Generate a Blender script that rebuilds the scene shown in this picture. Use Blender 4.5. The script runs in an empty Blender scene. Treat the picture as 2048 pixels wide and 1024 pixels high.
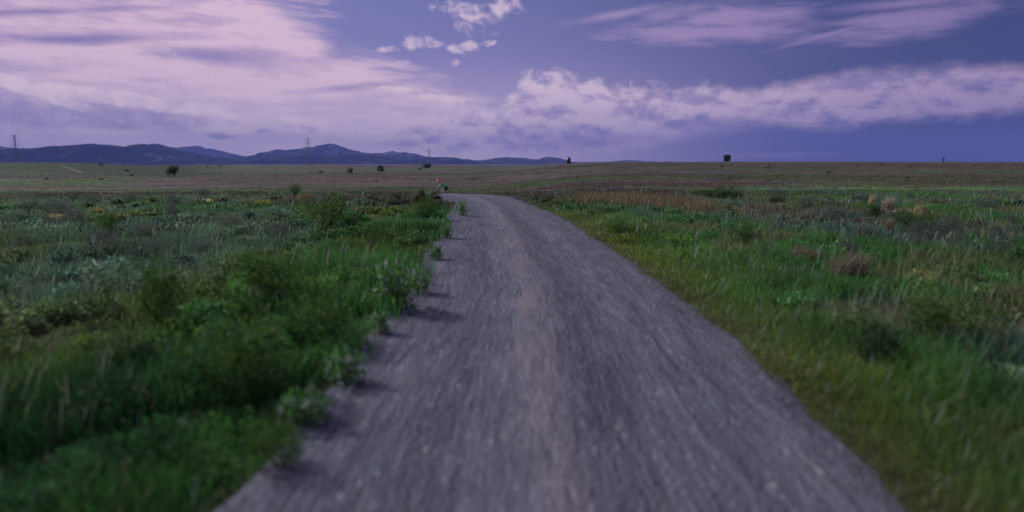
import bpy, math, random
import numpy as np
from mathutils import Vector, Matrix

random.seed(7)
rng = np.random.default_rng(11)
scn = bpy.context.scene
COL = scn.collection
R = math.radians

# ------------------------------------------------------------------ camera
CAM_H = 1.3
PITCH = R(8.0)
F = 1365.0                      # focal length in pixels of the 2048 px wide photograph
cam_d = bpy.data.cameras.new("camera")
cam = bpy.data.objects.new("camera", cam_d)
COL.objects.link(cam)
cam.location = (0, 0, CAM_H)
cam.rotation_euler = (R(90) - PITCH, 0, 0)
cam_d.sensor_width = 36.0
cam_d.lens = 36.0 * F / 2048.0
cam_d.clip_start = 0.05
cam_d.clip_end = 60000
cam_d.dof.use_dof = True
cam_d.dof.focus_distance = 26.0
cam_d.dof.aperture_fstop = (cam_d.lens / 1000.0) / 0.032
scn.camera = cam

SUN_AZ, SUN_EL = R(-58), R(33)   # azimuth from +Y towards +X
SKY_STRENGTH = 0.1
SUN_STRENGTH = 2.7

# ------------------------------------------------------------------ render settings
scn.render.engine = 'CYCLES'
scn.view_settings.view_transform = 'Standard'
scn.view_settings.look = 'None'
scn.view_settings.exposure = 0.0
scn.view_settings.gamma = 1.0
scn.cycles.use_denoising = True
scn.cycles.max_bounces = 5
scn.cycles.diffuse_bounces = 3
scn.cycles.transmission_bounces = 3
scn.cycles.volume_bounces = 0

# ------------------------------------------------------------------ photo pixel -> direction
def ray(px, py):
    cx, cy = (px - 1024) / F, (512 - py) / F
    return (cx, math.cos(PITCH) + cy * math.sin(PITCH), -math.sin(PITCH) + cy * math.cos(PITCH))
def slope(py):
    d = ray(1024, py); return d[2] / d[1]
def azel(px, py):
    x, y, z = ray(px, py); return math.atan2(x, y), math.atan2(z, math.hypot(x, y))
def at(px, py, Y):               # point at forward distance Y
    x, y, z = ray(px, py); return x / y * Y, Y, CAM_H + z / y * Y
def flat(px, py):                # point on level ground
    Y = -CAM_H / slope(py); return at(px, py, Y)[0], Y

# ------------------------------------------------------------------ world: sky texture with clouds laid out by direction
world = bpy.data.worlds.new("World")
scn.world = world
world.use_nodes = True
wt = world.node_tree
wt.nodes.clear()

class E:                          # tiny expression wrapper around Math nodes
    tree = None
    def __init__(s, sock): s.s = sock
    @staticmethod
    def m(op, *a, clamp=False):
        n = E.tree.nodes.new('ShaderNodeMath'); n.operation = op; n.use_clamp = clamp
        for i, v in enumerate(a):
            if isinstance(v, E): E.tree.links.new(v.s, n.inputs[i])
            else: n.inputs[i].default_value = float(v)
        return E(n.outputs[0])
    def __add__(s, o): return E.m('ADD', s, o)
    __radd__ = __add__
    def __sub__(s, o): return E.m('SUBTRACT', s, o)
    def __rsub__(s, o): return E.m('SUBTRACT', o, s)
    def __mul__(s, o): return E.m('MULTIPLY', s, o)
    __rmul__ = __mul__
    def __truediv__(s, o): return E.m('DIVIDE', s, o)
def e_smooth(x, lo, hi):
    n = E.tree.nodes.new('ShaderNodeMapRange'); n.interpolation_type = 'SMOOTHSTEP'
    E.tree.links.new(x.s, n.inputs[0])
    for i, v in ((1, lo), (2, hi), (3, 0), (4, 1)): n.inputs[i].default_value = v
    return E(n.outputs[0])
def e_vec(x, y, z=0.0):
    n = E.tree.nodes.new('ShaderNodeCombineXYZ')
    for i, v in enumerate((x, y, z)):
        if isinstance(v, E): E.tree.links.new(v.s, n.inputs[i])
        else: n.inputs[i].default_value = v
    return n.outputs[0]
def e_noise(vec, scale, detail=6, rough=0.55, dist=0.0):
    n = E.tree.nodes.new('ShaderNodeTexNoise')
    E.tree.links.new(vec, n.inputs['Vector'])
    n.inputs['Scale'].default_value = scale; n.inputs['Detail'].default_value = detail
    n.inputs['Roughness'].default_value = rough; n.inputs['Distortion'].default_value = dist
    return E(n.outputs[0])
def e_curve(x, pts, x0, x1, y0, y1):
    """piecewise curve y(x); pts in real units"""
    n = E.tree.nodes.new('ShaderNodeFloatCurve')
    c = n.mapping.curves[0]
    P = sorted(pts)
    P = [((a - x0) / (x1 - x0), (b - y0) / (y1 - y0)) for a, b in P]
    while len(c.points) < len(P): c.points.new(0.5, 0.5)
    for i, (a, b) in enumerate(P):
        c.points[i].location = (min(max(a, 0), 1), min(max(b, 0), 1)); c.points[i].handle_type = 'AUTO'
    n.mapping.update()
    E.tree.links.new(((x - x0) / (x1 - x0)).s, n.inputs['Value'])
    return E(n.outputs[0]) * (y1 - y0) + y0
def e_mix(f, a, b):
    n = E.tree.nodes.new('ShaderNodeMix'); n.data_type = 'RGBA'
    if isinstance(f, E): E.tree.links.new(f.s, n.inputs[0])
    else: n.inputs[0].default_value = f
    for i, v in ((6, a), (7, b)):
        if isinstance(v, bpy.types.NodeSocket): E.tree.links.new(v, n.inputs[i])
        else: n.inputs[i].default_value = (*v, 1)
    return n.outputs[2]
def srgb(r, g, b):
    return tuple(((c / 255) / 12.92 if c / 255 <= .04045 else ((c / 255 + .055) / 1.055) ** 2.4) for c in (r, g, b))

E.tree = wt
tc = wt.nodes.new('ShaderNodeTexCoord')
sep = wt.nodes.new('ShaderNodeSeparateXYZ')
wt.links.new(tc.outputs['Generated'], sep.inputs[0])
dx, dy, dz = (E(o) for o in sep.outputs)
az = E.m('ARCTAN2', dx, dy)
el = E.m('ARCSINE', dz)
A0, A1 = -0.8, 0.8
vec_iso = e_vec(az * 1.0, el * 1.5, 0.0)
n_big = e_noise(vec_iso, 9, 8, 0.6)
n_fine = e_noise(e_vec(az, el * 1.3, 3.0), 34, 8, 0.65)
n_wisp = e_noise(e_vec(az * 1.0 + el * 1.3, el * 7.0, 1.0), 5.0, 8, 0.55, 0.6)
n_wisp2 = e_noise(e_vec(az * 1.0 + el * 1.0, el * 6.0, 5.0), 11.0, 8, 0.6, 0.3)
jag = (n_big - 0.5) * 0.9 + (n_fine - 0.5) * 0.7

def S(r, g, b):                   # displayed colour -> value before the background strength
    return tuple(c / SKY_STRENGTH for c in srgb(r, g, b))
# blue sky: Nishita, cooled and tinted the violet blue of the photograph
sky = wt.nodes.new('ShaderNodeTexSky')
sky.sky_type = 'NISHITA'; sky.sun_disc = False
sky.sun_elevation = SUN_EL; sky.sun_rotation = SUN_AZ
sky.air_density = 1.0; sky.dust_density = 1.0; sky.ozone_density = 3.0; sky.altitude = 1500
tint = wt.nodes.new('ShaderNodeMix'); tint.data_type = 'RGBA'; tint.blend_type = 'MULTIPLY'
tint.inputs[0].default_value = 1.0
wt.links.new(sky.outputs[0], tint.inputs[6])
wt.links.new(e_mix(e_smooth(az, -0.1, 0.62), (0.72, 0.48, 0.66), (0.30, 0.235, 0.42)), tint.inputs[7])
skyc = e_mix(e_smooth(el, 0.30, 0.02) * 0.85, tint.outputs[2], e_mix(e_smooth(az, -0.1, 0.62), S(134, 124, 182), S(62, 68, 116)))
n_puff = e_noise(e_vec(az, el * 1.15, 7.0), 38, 8, 0.62, 0.4)
jag2 = (n_puff - 0.5) * 3.2 + (n_fine - 0.5) * 0.8

def curve_px(x, pts, which):      # pts in photo pixels -> elevation as a function of azimuth
    P = [azel(a, b) for a, b in pts]
    return e_curve(x, P, A0, A1, -0.1, 0.5)
def blob(px, py, rx, ry, rot=0.0, soft=0.5, amp=0.9, w=1.0, jg=None):
    a, e_ = azel(px, py)
    k = 1 / F
    c, s = math.cos(R(rot)), math.sin(R(rot))
    u = (az - a); v = (el - e_)
    uu = (u * c + v * s) * (1 / (rx * k)); vv = (v * c - u * s) * (1 / (ry * k))
    q = 1.0 - E.m('SQRT', uu * uu + vv * vv)
    return e_smooth(q + (jag if jg is None else jg) * amp, 0.0, soft) * w
def emax(*a):
    r = a[0]
    for b in a[1:]: r = E.m('MAXIMUM', r, b)
    return r

# veil of high cloud over the left half
edge_pts = [azel(610, 0), azel(625, 60), azel(720, 110), azel(880, 165), azel(960, 200), azel(900, 240), azel(980, 300)]
azB = e_curve(el, [(b, a) for a, b in edge_pts], -0.05, 0.30, -0.5, 0.5)
veil = e_smooth(azB - az + (n_wisp2 - 0.5) * 0.22, -0.05, 0.07)
streak = e_smooth(n_wisp * 0.5 + n_wisp2 * 0.3 + n_puff * 0.12 + n_big * 0.16, 0.44, 0.62)
gaps = emax(blob(130, 78, 300, 16, 6, 1.2, .8, jg=(n_wisp2 - .5) * 2.5), blob(60, 24, 300, 10, 8, 1.2, .8, jg=(n_wisp2 - .5) * 2.5), blob(420, 112, 170, 26, -2, 1.2, .45),
            blob(700, 175, 170, 13, 6, 1.2, .5), blob(680, 90, 60, 40, -25, 1.2, .5), blob(760, 20, 100, 50, -10, 1.2, .5))
glow = e_smooth(E.m('ABSOLUTE', az + 0.36), 0.42, 0.0) * e_smooth(E.m('ABSOLUTE', el - 0.12), 0.16, 0.0)
veil_b = E.m('MULTIPLY', 1.0 - gaps * 1.0, streak * 0.62 + 0.34 + glow * 0.24)
veil_col = e_mix(veil_b, S(138, 124, 178), S(232, 200, 220))
c1 = e_mix(veil * 0.93, skyc, veil_col)
# low haze brightening towards the horizon
lowf = e_smooth(el, 0.17, -0.02)
leftf = e_smooth(az, 0.42, -0.1)
c1 = e_mix(lowf * leftf * 0.85, c1, S(226, 206, 226))
# grey bellied clouds low on the left
BJ = dict(jg=jag2)
belly = emax(blob(250, 234, 200, 38, -3, .8, .5, **BJ), blob(20, 220, 135, 42, -12, .8, .5, **BJ), blob(606, 259, 42, 12, -5, .5, .45, **BJ), blob(440, 271, 34, 9, -5, .6, .45, **BJ), blob(530, 262, 20, 6, 0, .6, .5, **BJ))
rim = emax(blob(255, 200, 225, 15, -7, .4, .4, **BJ), blob(70, 182, 130, 13, -20, .5, .4, **BJ), blob(612, 246, 58, 10, -8, .5, .5, **BJ), blob(446, 262, 60, 11, 0, .5, .5, **BJ),
           blob(120, 272, 240, 16, 0, .7, .5, **BJ), blob(690, 268, 150, 12, -4, .6, .5, **BJ), blob(560, 292, 60, 8, 0, .8, .5, **BJ), blob(880, 196, 60, 9, -8, .6, .5, **BJ), blob(800, 178, 90, 7, -3, .8, .5, **BJ))
c2 = c1
c2 = e_mix(belly * e_smooth(n_big * .6 + n_fine * .4, .30, .56) * 0.85, c2, S(156, 144, 190))
# cumulus bank from the centre to the right
top = curve_px(az, [(560, 300), (740, 262), (820, 232), (930, 208), (1000, 196), (1045, 150), (1130, 136), (1200, 150), (1330, 168), (1420, 158), (1500, 165), (1600, 150), (1720, 128), (1850, 119), (2048, 116), (2200, 118)], 0)
bot = curve_px(az, [(560, 312), (760, 306), (960, 312), (1150, 312), (1290, 300), (1400, 276), (1500, 252), (1580, 256), (1660, 268), (1760, 250), (1900, 238), (2048, 228), (2200, 220)], 0)
up = top - el
dn = el - bot
rough = e_curve(az, [(A0, 1.0), (0.15, 1.0), (0.3, .7), (0.45, .25), (A1, .25)], A0, A1, 0, 1)
c2 = e_mix(rim * e_smooth(n_puff, .30, .60) * 0.9, c2, S(236, 212, 226))
bank = e_smooth(up + (jag * 0.6 + jag2 * 0.38) * rough * 0.050, 0.0, 0.022) * e_smooth(dn + jag * 0.03, -0.006, 0.016)
bank = bank * e_smooth(az, -0.23, -0.14)
notch = blob(985, 165, 60, 42, 0, .5, .4) * 0.0
# light on the heads, grey below
nb2 = e_noise(e_vec(az * 1.0, el * 1.6 + 0.012, 0.0), 9, 8, 0.6)
lit = e_smooth((n_big - nb2) * 7.0 + (n_fine - 0.5) * 0.8 + (n_wisp2 - 0.5) * 2.2 + (n_puff - .5) * 1.0 + 0.62, -0.25, 1.15)
headf = e_smooth(up, 0.055, 0.0)
lit = E.m('MINIMUM', lit * 0.85 + headf * 0.45, 1.0)
rightdim = e_smooth(az, 0.0, 0.65)
hi = e_mix(rightdim, S(230, 206, 224), S(184, 160, 192))
lo = e_mix(rightdim, S(156, 142, 188), S(114, 106, 162))
bankc = e_mix(lit, lo, hi)
c3 = e_mix(bank * 0.92, c2, bankc)
# lilac glow patches under the bank
under = emax(blob(1180, 285, 260, 26, 3, 1.0, .5), blob(1420, 262, 120, 22, 8, 1.0, .6), blob(1545, 310, 170, 10, 0, 1.2, .5))
c3 = e_mix(under * 0.6, c3, S(158, 142, 186))
# clouds high on the right
wj = dict(jg=(n_wisp2 - 0.5) * 3.0 + jag * 0.8)
hir = emax(blob(1430, 66, 250, 26, 0, .8, .6, **wj), blob(1470, 36, 170, 32, 2, .8, .6, **wj), blob(1800, 46, 210, 36, 4, .9, .6, **wj), blob(1340, 30, 120, 20, 10, 1.0, .7, .7, **wj),
           blob(1800, 8, 180, 14, 0, 1.2, .7), blob(1240, 28, 150, 12, 8, 1.2, 1.0), blob(1660, 68, 120, 8, 12, 1.0, .6))
c4 = e_mix(hir * 0.9, c3, e_mix(rightdim, S(172, 150, 192), S(142, 124, 170)))
# small white puffs right of the veil
PJ = dict(jg=jag2)
puff = emax(blob(975, 24, 72, 36, 22, .9, .9, **PJ), blob(925, 14, 62, 14, 0, .6, .6, **PJ), blob(836, 82, 40, 17, 0, .6, .7, **PJ), blob(866, 88, 26, 10, 0, .6, .6, **PJ), blob(932, 95, 40, 13, 0, .6, .7, **PJ),
            blob(975, 88, 20, 8, 10, .6, .6, **PJ), blob(779, 97, 24, 7, 4, .7, .6, **PJ), blob(801, 126, 24, 7, 3, .7, .6, **PJ), blob(908, 127, 13, 8, 0, .6, .5, **PJ),
            blob(333, 100, 18, 10, 0, .7, .6, **PJ))
c5 = e_mix(puff * e_smooth(n_puff, .30, .62) * 0.95, c4, S(216, 194, 216))
bg = wt.nodes.new('ShaderNodeBackground')
bg.inputs[1].default_value = SKY_STRENGTH
wt.links.new(c5, bg.inputs[0])
wo = wt.nodes.new('ShaderNodeOutputWorld')
wt.links.new(bg.outputs[0], wo.inputs[0])

# ------------------------------------------------------------------ sun
sd = bpy.data.lights.new("sun", 'SUN')
sd.energy = SUN_STRENGTH; sd.angle = R(7.0); sd.color = (1.0, 0.96, 0.91)
so = bpy.data.objects.new("sun", sd); COL.objects.link(so)
sv = Vector((math.sin(SUN_AZ) * math.cos(SUN_EL), math.cos(SUN_AZ) * math.cos(SUN_EL), math.sin(SUN_EL)))
so.rotation_euler = sv.to_track_quat('Z', 'Y').to_euler()
so.location = (0, 0, 30)

# ================================================================== helpers
def hash2(ix, iy, seed):
    h = (ix.astype(np.int64) * 374761393 + iy.astype(np.int64) * 668265263 + seed * 982451653) & 0xFFFFFFFF
    h = ((h ^ (h >> 13)) * 1274126177) & 0xFFFFFFFF
    h = (h ^ (h >> 16)) & 0xFFFFFF
    return h / float(0xFFFFFF)
def vnoise(x, y, seed=0):
    x = np.asarray(x, float); y = np.asarray(y, float)
    ix, iy = np.floor(x), np.floor(y)
    fx, fy = x - ix, y - iy
    fx = fx * fx * (3 - 2 * fx); fy = fy * fy * (3 - 2 * fy)
    a = hash2(ix, iy, seed); b = hash2(ix + 1, iy, seed); c = hash2(ix, iy + 1, seed); d = hash2(ix + 1, iy + 1, seed)
    return (a * (1 - fx) + b * fx) * (1 - fy) + (c * (1 - fx) + d * fx) * fy
def fbm(x, y, seed=0, octv=4, g=0.5):
    s = 0; a = 1; t = 0
    for o in range(octv):
        s = s + a * vnoise(x * 2 ** o + 17.3 * o, y * 2 ** o - 9.1 * o, seed + o); t += a; a *= g
    return s / t
def sst(x, a, b):
    t = np.clip((x - a) / (b - a), 0, 1); return t * t * (3 - 2 * t)
def lerp(a, b, t): return a + (b - a) * t

def tag(o, label=None, cat=None, group=None, kind=None):
    if label: o['label'] = label
    if cat: o['category'] = cat
    if group: o['group'] = group
    if kind: o['kind'] = kind
    return o
def npmesh(name, verts, faces, mat, col=None, uv=None, parent=None, smooth=False):
    """verts Nx3, faces MxK array (all tris or all quads)"""
    verts = np.ascontiguousarray(verts, dtype=np.float32); faces = np.ascontiguousarray(faces, dtype=np.int32)
    me = bpy.data.meshes.new(name)
    M, K = faces.shape
    me.vertices.add(len(verts)); me.vertices.foreach_set('co', verts.ravel())
    me.loops.add(M * K); me.loops.foreach_set('vertex_index', faces.ravel())
    me.polygons.add(M)
    me.polygons.foreach_set('loop_start', np.arange(0, M * K, K, dtype=np.int32))
    try: me.polygons.foreach_set('loop_total', np.full(M, K, dtype=np.int32))
    except Exception: pass
    if smooth: me.polygons.foreach_set('use_smooth', np.ones(M, dtype=bool))
    if col is not None:
        at_ = me.color_attributes.new('col', 'FLOAT_COLOR', 'POINT')
        c4_ = np.ones((len(verts), 4), dtype=np.float32); c4_[:, :3] = col
        at_.data.foreach_set('color', c4_.ravel())
    if uv is not None:
        ul = me.uv_layers.new(name='uv')
        ul.data.foreach_set('uv', np.ascontiguousarray(uv[faces.ravel()], dtype=np.float32).ravel())
    me.update(calc_edges=True)
    me.materials.append(mat)
    o = bpy.data.objects.new(name, me); COL.objects.link(o)
    if parent: o.parent = parent
    return o
def empty(name, loc=(0, 0, 0), rz=0.0):
    o = bpy.data.objects.new(name, None); COL.objects.link(o)
    o.location = loc; o.rotation_euler = (0, 0, rz); o.empty_display_size = 0.2
    return o
def copy_tree(o, parent=None):
    c = o.copy(); COL.objects.link(c); c.parent = parent
    for ch in list(o.children): copy_tree(ch, c)
    return c

# ------------------------------------------------------------------ materials
def mat(name):
    m = bpy.data.materials.new(name); m.use_nodes = True
    nt = m.node_tree; b = nt.nodes['Principled BSDF']
    return m, nt, b
def plain(name, c, rough=0.7, metal=0.0, var=0.25, scale=6.0):
    m, nt, b = mat(name)
    t = nt.nodes.new('ShaderNodeTexCoord'); n = nt.nodes.new('ShaderNodeTexNoise'); n.inputs['Scale'].default_value = scale; n.inputs['Detail'].default_value = 5
    nt.links.new(t.outputs['Object'], n.inputs['Vector'])
    r = nt.nodes.new('ShaderNodeMix'); r.data_type = 'RGBA'
    r.inputs[6].default_value = (*[x * (1 - var) for x in c], 1); r.inputs[7].default_value = (*[min(1, x * (1 + var)) for x in c], 1)
    nt.links.new(n.outputs[0], r.inputs[0]); nt.links.new(r.outputs[2], b.inputs['Base Color'])
    b.inputs['Roughness'].default_value = rough; b.inputs['Metallic'].default_value = metal
    return m
def leafmat(name, rough=0.6, transl=0.35, attr='col', mult=(1, 1, 1)):
    m, nt, b = mat(name)
    a = nt.nodes.new('ShaderNodeAttribute'); a.attribute_name = attr
    b.inputs['Roughness'].default_value = rough
    b.inputs['Specular IOR Level'].default_value = 0.25
    nt.links.new(a.outputs['Color'], b.inputs['Base Color'])
    tr = nt.nodes.new('ShaderNodeBsdfTranslucent')
    nt.links.new(a.outputs['Color'], tr.inputs['Color'])
    mx = nt.nodes.new('ShaderNodeMixShader'); mx.inputs[0].default_value = transl
    nt.links.new(b.outputs[0], mx.inputs[1]); nt.links.new(tr.outputs[0], mx.inputs[2])
    nt.links.new(mx.outputs[0], nt.nodes['Material Output'].inputs[0])
    return m
M_BLADE = leafmat('grass_blade', 0.55, 0.48)
M_LEAF = leafmat('leaf', 0.65, 0.42)
M_BARK = plain('bark', (0.09, 0.065, 0.05), 0.9, 0, 0.4, 14)
M_STEEL = plain('galvanised_steel', (0.22, 0.23, 0.26), 0.6, 0.3, 0.15, 2)
M_GLASS_INS = plain('insulator_glaze', (0.16, 0.10, 0.08), 0.3, 0, 0.1, 5)

# ================================================================== terrain
LD = np.array([0, 24, 30, 36, 45, 55, 90, 150, 230, 300, 600, 900, 1100, 1500, 3000, 14000.])
LZ = np.array([0, 0, -.12, -.55, -1.35, -2.0, -3.0, -3.7, -3.9, -4.4, -5.2, -4.9, -8, -18, -30, -30.])
RD = np.array([0, 24, 35, 60, 120, 250, 450, 600, 1000, 3000, 14000.])
RZ = np.array([0, 0, -.25, -.8, -1.1, -.35, .35, -3, -16, -30, -30.])
def smooth_interp(d, X, Y):
    s = 0
    for k in (0.88, 0.94, 1.0, 1.06, 1.12): s = s + np.interp(d * k, X, Y)
    return s / 5
def path_c(Y): return np.interp(Y, PY, PX)
def terrain(x, y):
    x = np.asarray(x, float); y = np.asarray(y, float)
    d = np.maximum(np.abs(y), np.abs(x) * 0.55)
    u = x / np.maximum(np.abs(y), 20)
    w = sst(u, -0.09, 0.16)
    z = lerp(smooth_interp(d, LD, LZ), smooth_interp(d, RD, RZ), w)
    # rise of the green slope on the far left
    z = z + 4.4 * np.exp(-((d - 440) / 120.) ** 2) * sst(-u, 0.44, 0.66)
    far = sst(d, 50, 200) * (1 - sst(d, 1200, 2500))
    z = z + far * (fbm(x / 70., y / 70., 3, 3) - 0.5) * 0.9
    z = z + sst(d, 18, 40) * (1 - sst(d, 120, 300)) * (fbm(x / 9., y / 9., 31, 3) - 0.5) * 0.25
    return z

# ---- the gravel path: edges measured in the photograph, laid on the level ground
rows = [(1024, 410, 1840), (900, 555, 1690), (800, 635, 1565), (700, 705, 1470), (640, 765, 1412), (600, 805, 1362), (560, 830, 1310),
        (500, 858, 1215), (460, 882, 1162), (430, 897, 1105), (410, 905, 1060), (396, 903, 1012)]
CL = []; HW = []
for py, l, r in rows:
    xl, Y = flat(l, py); xr, _ = flat(r, py)
    CL.append(((xl + xr) / 2, Y)); HW.append((xr - xl) / 2)
HW = [1.28 if h > 1.4 or h < 1.1 else h for h in HW]
pts = [(0.45, -60), (0.35, -20), (0.25, -4)] + CL + [(-2.05, 27.5), (-3.1, 32), (-4.3, 38), (-5.3, 45), (-6.3, 54), (-9, 62), (-15, 71), (-25, 80), (-40, 88), (-62, 95)]
hws = [1.28] * 3 + HW + [1.27] * 10
pts = np.array(pts); hws = np.array(hws)
# resample by arc length with smoothing
seg = np.r_[0, np.cumsum(np.hypot(*np.diff(pts, axis=0).T))]
s_ = np.arange(0, seg[-1], 0.12)
cx_ = np.interp(s_, seg, pts[:, 0]); cy_ = np.interp(s_, seg, pts[:, 1]); hw_ = np.interp(s_, seg, hws)
def box(a, n):
    k = np.ones(n) / n; p = np.pad(a, n // 2, mode='edge'); return np.convolve(p, k, mode='valid')[:len(a)]
for n in (15, 11): cx_, cy_, hw_ = box(cx_, n), box(cy_, n), box(hw_, n)
tx, ty = np.gradient(cx_), np.gradient(cy_)
tl = np.hypot(tx, ty); tx /= tl; ty /= tl
nx_, ny_ = ty, -tx                     # to the right of travel
def path_coords(x, y):
    """signed offset from the centreline (right positive), half width there"""
    x = np.asarray(x, float); y = np.asarray(y, float)
    off = np.full(x.shape, 1e3); hw = np.full(x.shape, 1.28); sc = np.zeros(x.shape)
    sel = np.where((y < 100) & (y > -60) & (np.abs(x) < 70))[0]
    cs = slice(None, None, 4)
    for k in range(0, len(sel), 20000):
        i = sel[k:k + 20000]
        ddx = x[i, None] - cx_[None, cs]; ddy = y[i, None] - cy_[None, cs]
        j = np.argmin(ddx * ddx + ddy * ddy, axis=1) * 4
        off[i] = (x[i] - cx_[j]) * nx_[j] + (y[i] - cy_[j]) * ny_[j]
        hw[i] = hw_[j]; sc[i] = s_[j]
    return off, hw, sc
def edge_noise(s, side):
    return 0.15 * (fbm(s / 1.3, 0 * s + side * 7.7, 51, 3) - 0.5) * 2 + 0.07 * (fbm(s / 0.30, 0 * s + side, 52, 3) - 0.5) * 2

# ---- colour of the sward (albedo), by place
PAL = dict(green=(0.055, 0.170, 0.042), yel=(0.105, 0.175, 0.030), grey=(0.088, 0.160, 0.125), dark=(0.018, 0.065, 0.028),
           straw=(0.30, 0.25, 0.15), brown=(0.108, 0.091, 0.086), mead=(0.078, 0.090, 0.062), bright=(0.066, 0.195, 0.080))
PAL = {k: np.array(v) * 1.22 for k, v in PAL.items()}
def sward_colour(x, y, off, hw):
    n1 = fbm(x / 1.6, y / 2.6, 61, 3)[:, None]; n2 = fbm(x / 4.5, y / 7., 62, 4)[:, None]
    n3 = fbm(x / 14., y / 11., 63, 4)[:, None]; n4 = fbm(x / 60., y / 45., 64, 4)[:, None]
    side = (off > 0)[:, None] if off is not None else None
    dd = (np.abs(off) - hw)[:, None]
    d = np.hypot(x, y)[:, None]
    # left of the path
    L = lerp(PAL['green'], PAL['yel'], sst(n1, .42, .68))
    L = lerp(L, PAL['dark'], np.maximum(sst(n2, .52, .68) * .6, .85 * (1 - sst(d + n2 * 3, 4, 8)) * sst(dd, .2, .9)))  # dark patches, plus vignette-like shading painted into the near left plant colour
    gl = sst(dd + (n2 - .5) * 1.8, 1.3, 2.6) * (1 - .5 * sst(n1, .55, .7))
    L = lerp(L, PAL['grey'] * np.array([1.05, 1.02, .88]), gl * .9)
    L = lerp(L, PAL['bright'], gl * sst(n3, .55, .68) * .6)
    L = lerp(L, PAL['brown'], gl * sst(d, 12, 20) * sst(n2, .52, .66) * .6)
    # right of the path
    L = lerp(L, PAL['green'] * 1.15, sst(d, 17, 22) * sst(fbm(x / 6., y / 3., 66, 3)[:, None], .45, .6) * .9)
    Rr = lerp(PAL['yel'] * np.array([1.1, 1.1, 1.15]), PAL['green'] * 1.15, sst(dd + (n1 - .5) * 1.6, .2, 1.4))
    Rr = lerp(Rr, PAL['brown'] * np.array([1., .95, .7]), (1 - sst(dd, .0, .5)) * .35)
    Rr = lerp(Rr, PAL['bright'] * .85, sst(dd, 1.5, 3.5) * sst(n2, .46, .66) * .6)
    Rr = lerp(Rr, PAL['grey'], sst(dd, .8, 2) * sst(n1, .45, .60) * .8)
    Rr = lerp(Rr, PAL['dark'], sst(n3, .56, .7) * .35)
    Rr = lerp(Rr, PAL['straw'] * .7, sst(fbm(x / 1.1, y / 1.4, 68, 3)[:, None], .54, .68) * sst(dd, .3, 1.2) * .5)
    Rr = lerp(Rr, PAL['straw'] * .5, sst(d, 15, 21) * sst(n2, .52, .64) * .5)
    Rr = lerp(Rr, PAL['green'] * 1.1, sst(d, 14, 20) * (1 - sst(dd, 2.0, 3.2)) * .8)
    c = np.where(side, Rr, L)
    # the wide meadow beyond
    Mw = lerp(PAL['brown'], PAL['mead'], sst(n3, .40, .66))
    Mw = lerp(Mw, PAL['green'] * 1.0, sst(n4, .52, .66) * .5)
    Mw = lerp(Mw, PAL['brown'] * np.array([.98, .88, .95]), sst(n2, .5, .7) * .35)
    Mw = lerp(Mw, PAL['mead'] * np.array([1.15, 1.0, .75]), sst(x / np.maximum(y, 1), .05, .5)[:, None] * .45)
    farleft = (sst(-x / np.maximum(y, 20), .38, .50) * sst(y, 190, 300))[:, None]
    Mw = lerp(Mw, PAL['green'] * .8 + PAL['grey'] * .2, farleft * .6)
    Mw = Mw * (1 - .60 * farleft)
    Mw = Mw * .80 * (.75 + .5 * fbm(x / 3., y / 6., 67, 3)[:, None])
    rt = sst(x / np.maximum(y, 1), .15, .5)[:, None]
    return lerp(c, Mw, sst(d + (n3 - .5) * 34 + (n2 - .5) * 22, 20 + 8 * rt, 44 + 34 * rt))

# ---- ground sheet
rings = np.r_[0.0, np.geomspace(0.6, 13000, 330)]
ang = np.r_[np.linspace(-60, 60, 520), np.linspace(63, 297, 79)]
angr = np.radians(ang)
RR, AA = np.meshgrid(rings[1:], angr, indexing='ij')
gx, gy = (RR * np.sin(AA)).ravel(), (RR * np.cos(AA)).ravel()
gz = terrain(gx, gy)
off, hw, sc = path_coords(gx, gy)
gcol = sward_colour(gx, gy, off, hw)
soil = np.array([0.040, 0.050, 0.028])
nearf = (1 - sst(np.hypot(gx, gy), 18, 50))[:, None]
gcol = lerp(gcol, soil, nearf * .8)
gz = gz + (fbm(gx / .5, gy / .5, 5, 3) - .5) * .05 * (1 - sst(np.hypot(gx, gy), 20, 60)) * sst(np.abs(off) - hw, -.2, .5)
gz = gz - 0.05 * (1 - sst(np.abs(off) - hw, -.6, -.2))      # bed under the path
nA = len(ang)
V = np.vstack([[0, 0, -0.05], np.c_[gx, gy, gz]])
gcol = np.vstack([soil, gcol])
idx = 1 + np.arange(len(rings) - 1)[:, None] * nA + np.arange(nA)[None]
nxt = np.roll(idx, -1, axis=1)
# last column joins 297 -> -60 (=300)
q = np.stack([idx[:-1], idx[1:], nxt[1:], nxt[:-1]], -1).reshape(-1, 4)[:, ::-1]
me_faces = q
c0 = np.stack([np.zeros(nA, int), nxt[0], idx[0], idx[0]], -1)
# first fan drawn as small quads (centre repeated is avoided: use ring 0 only from .6 m, camera stands on the path)
m, nt, b = mat('meadow_ground')
a = nt.nodes.new('ShaderNodeAttribute'); a.attribute_name = 'col'
t = nt.nodes.new('ShaderNodeTexCoord')
mp = nt.nodes.new('ShaderNodeMapping'); mp.inputs['Scale'].default_value = (1, 1, 1)
nt.links.new(t.outputs['Object'], mp.inputs[0])
E.tree = nt
nA_ = e_noise(mp.outputs[0], 0.35, 8, .65); nB_ = e_noise(mp.outputs[0], 2.2, 6, .7)
nC_ = e_noise(mp.outputs[0], 0.06, 6, .6)
val = (nA_ - .5) * 2.0 + (nB_ - .5) * 1.4 + (nC_ - .5) * 2.0 + 1.0
mul = nt.nodes.new('ShaderNodeVectorMath'); mul.operation = 'SCALE'
nt.links.new(a.outputs['Color'], mul.inputs[0]); nt.links.new(val.s, mul.inputs['Scale'])
nt.links.new(mul.outputs[0], b.inputs['Base Color'])
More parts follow.
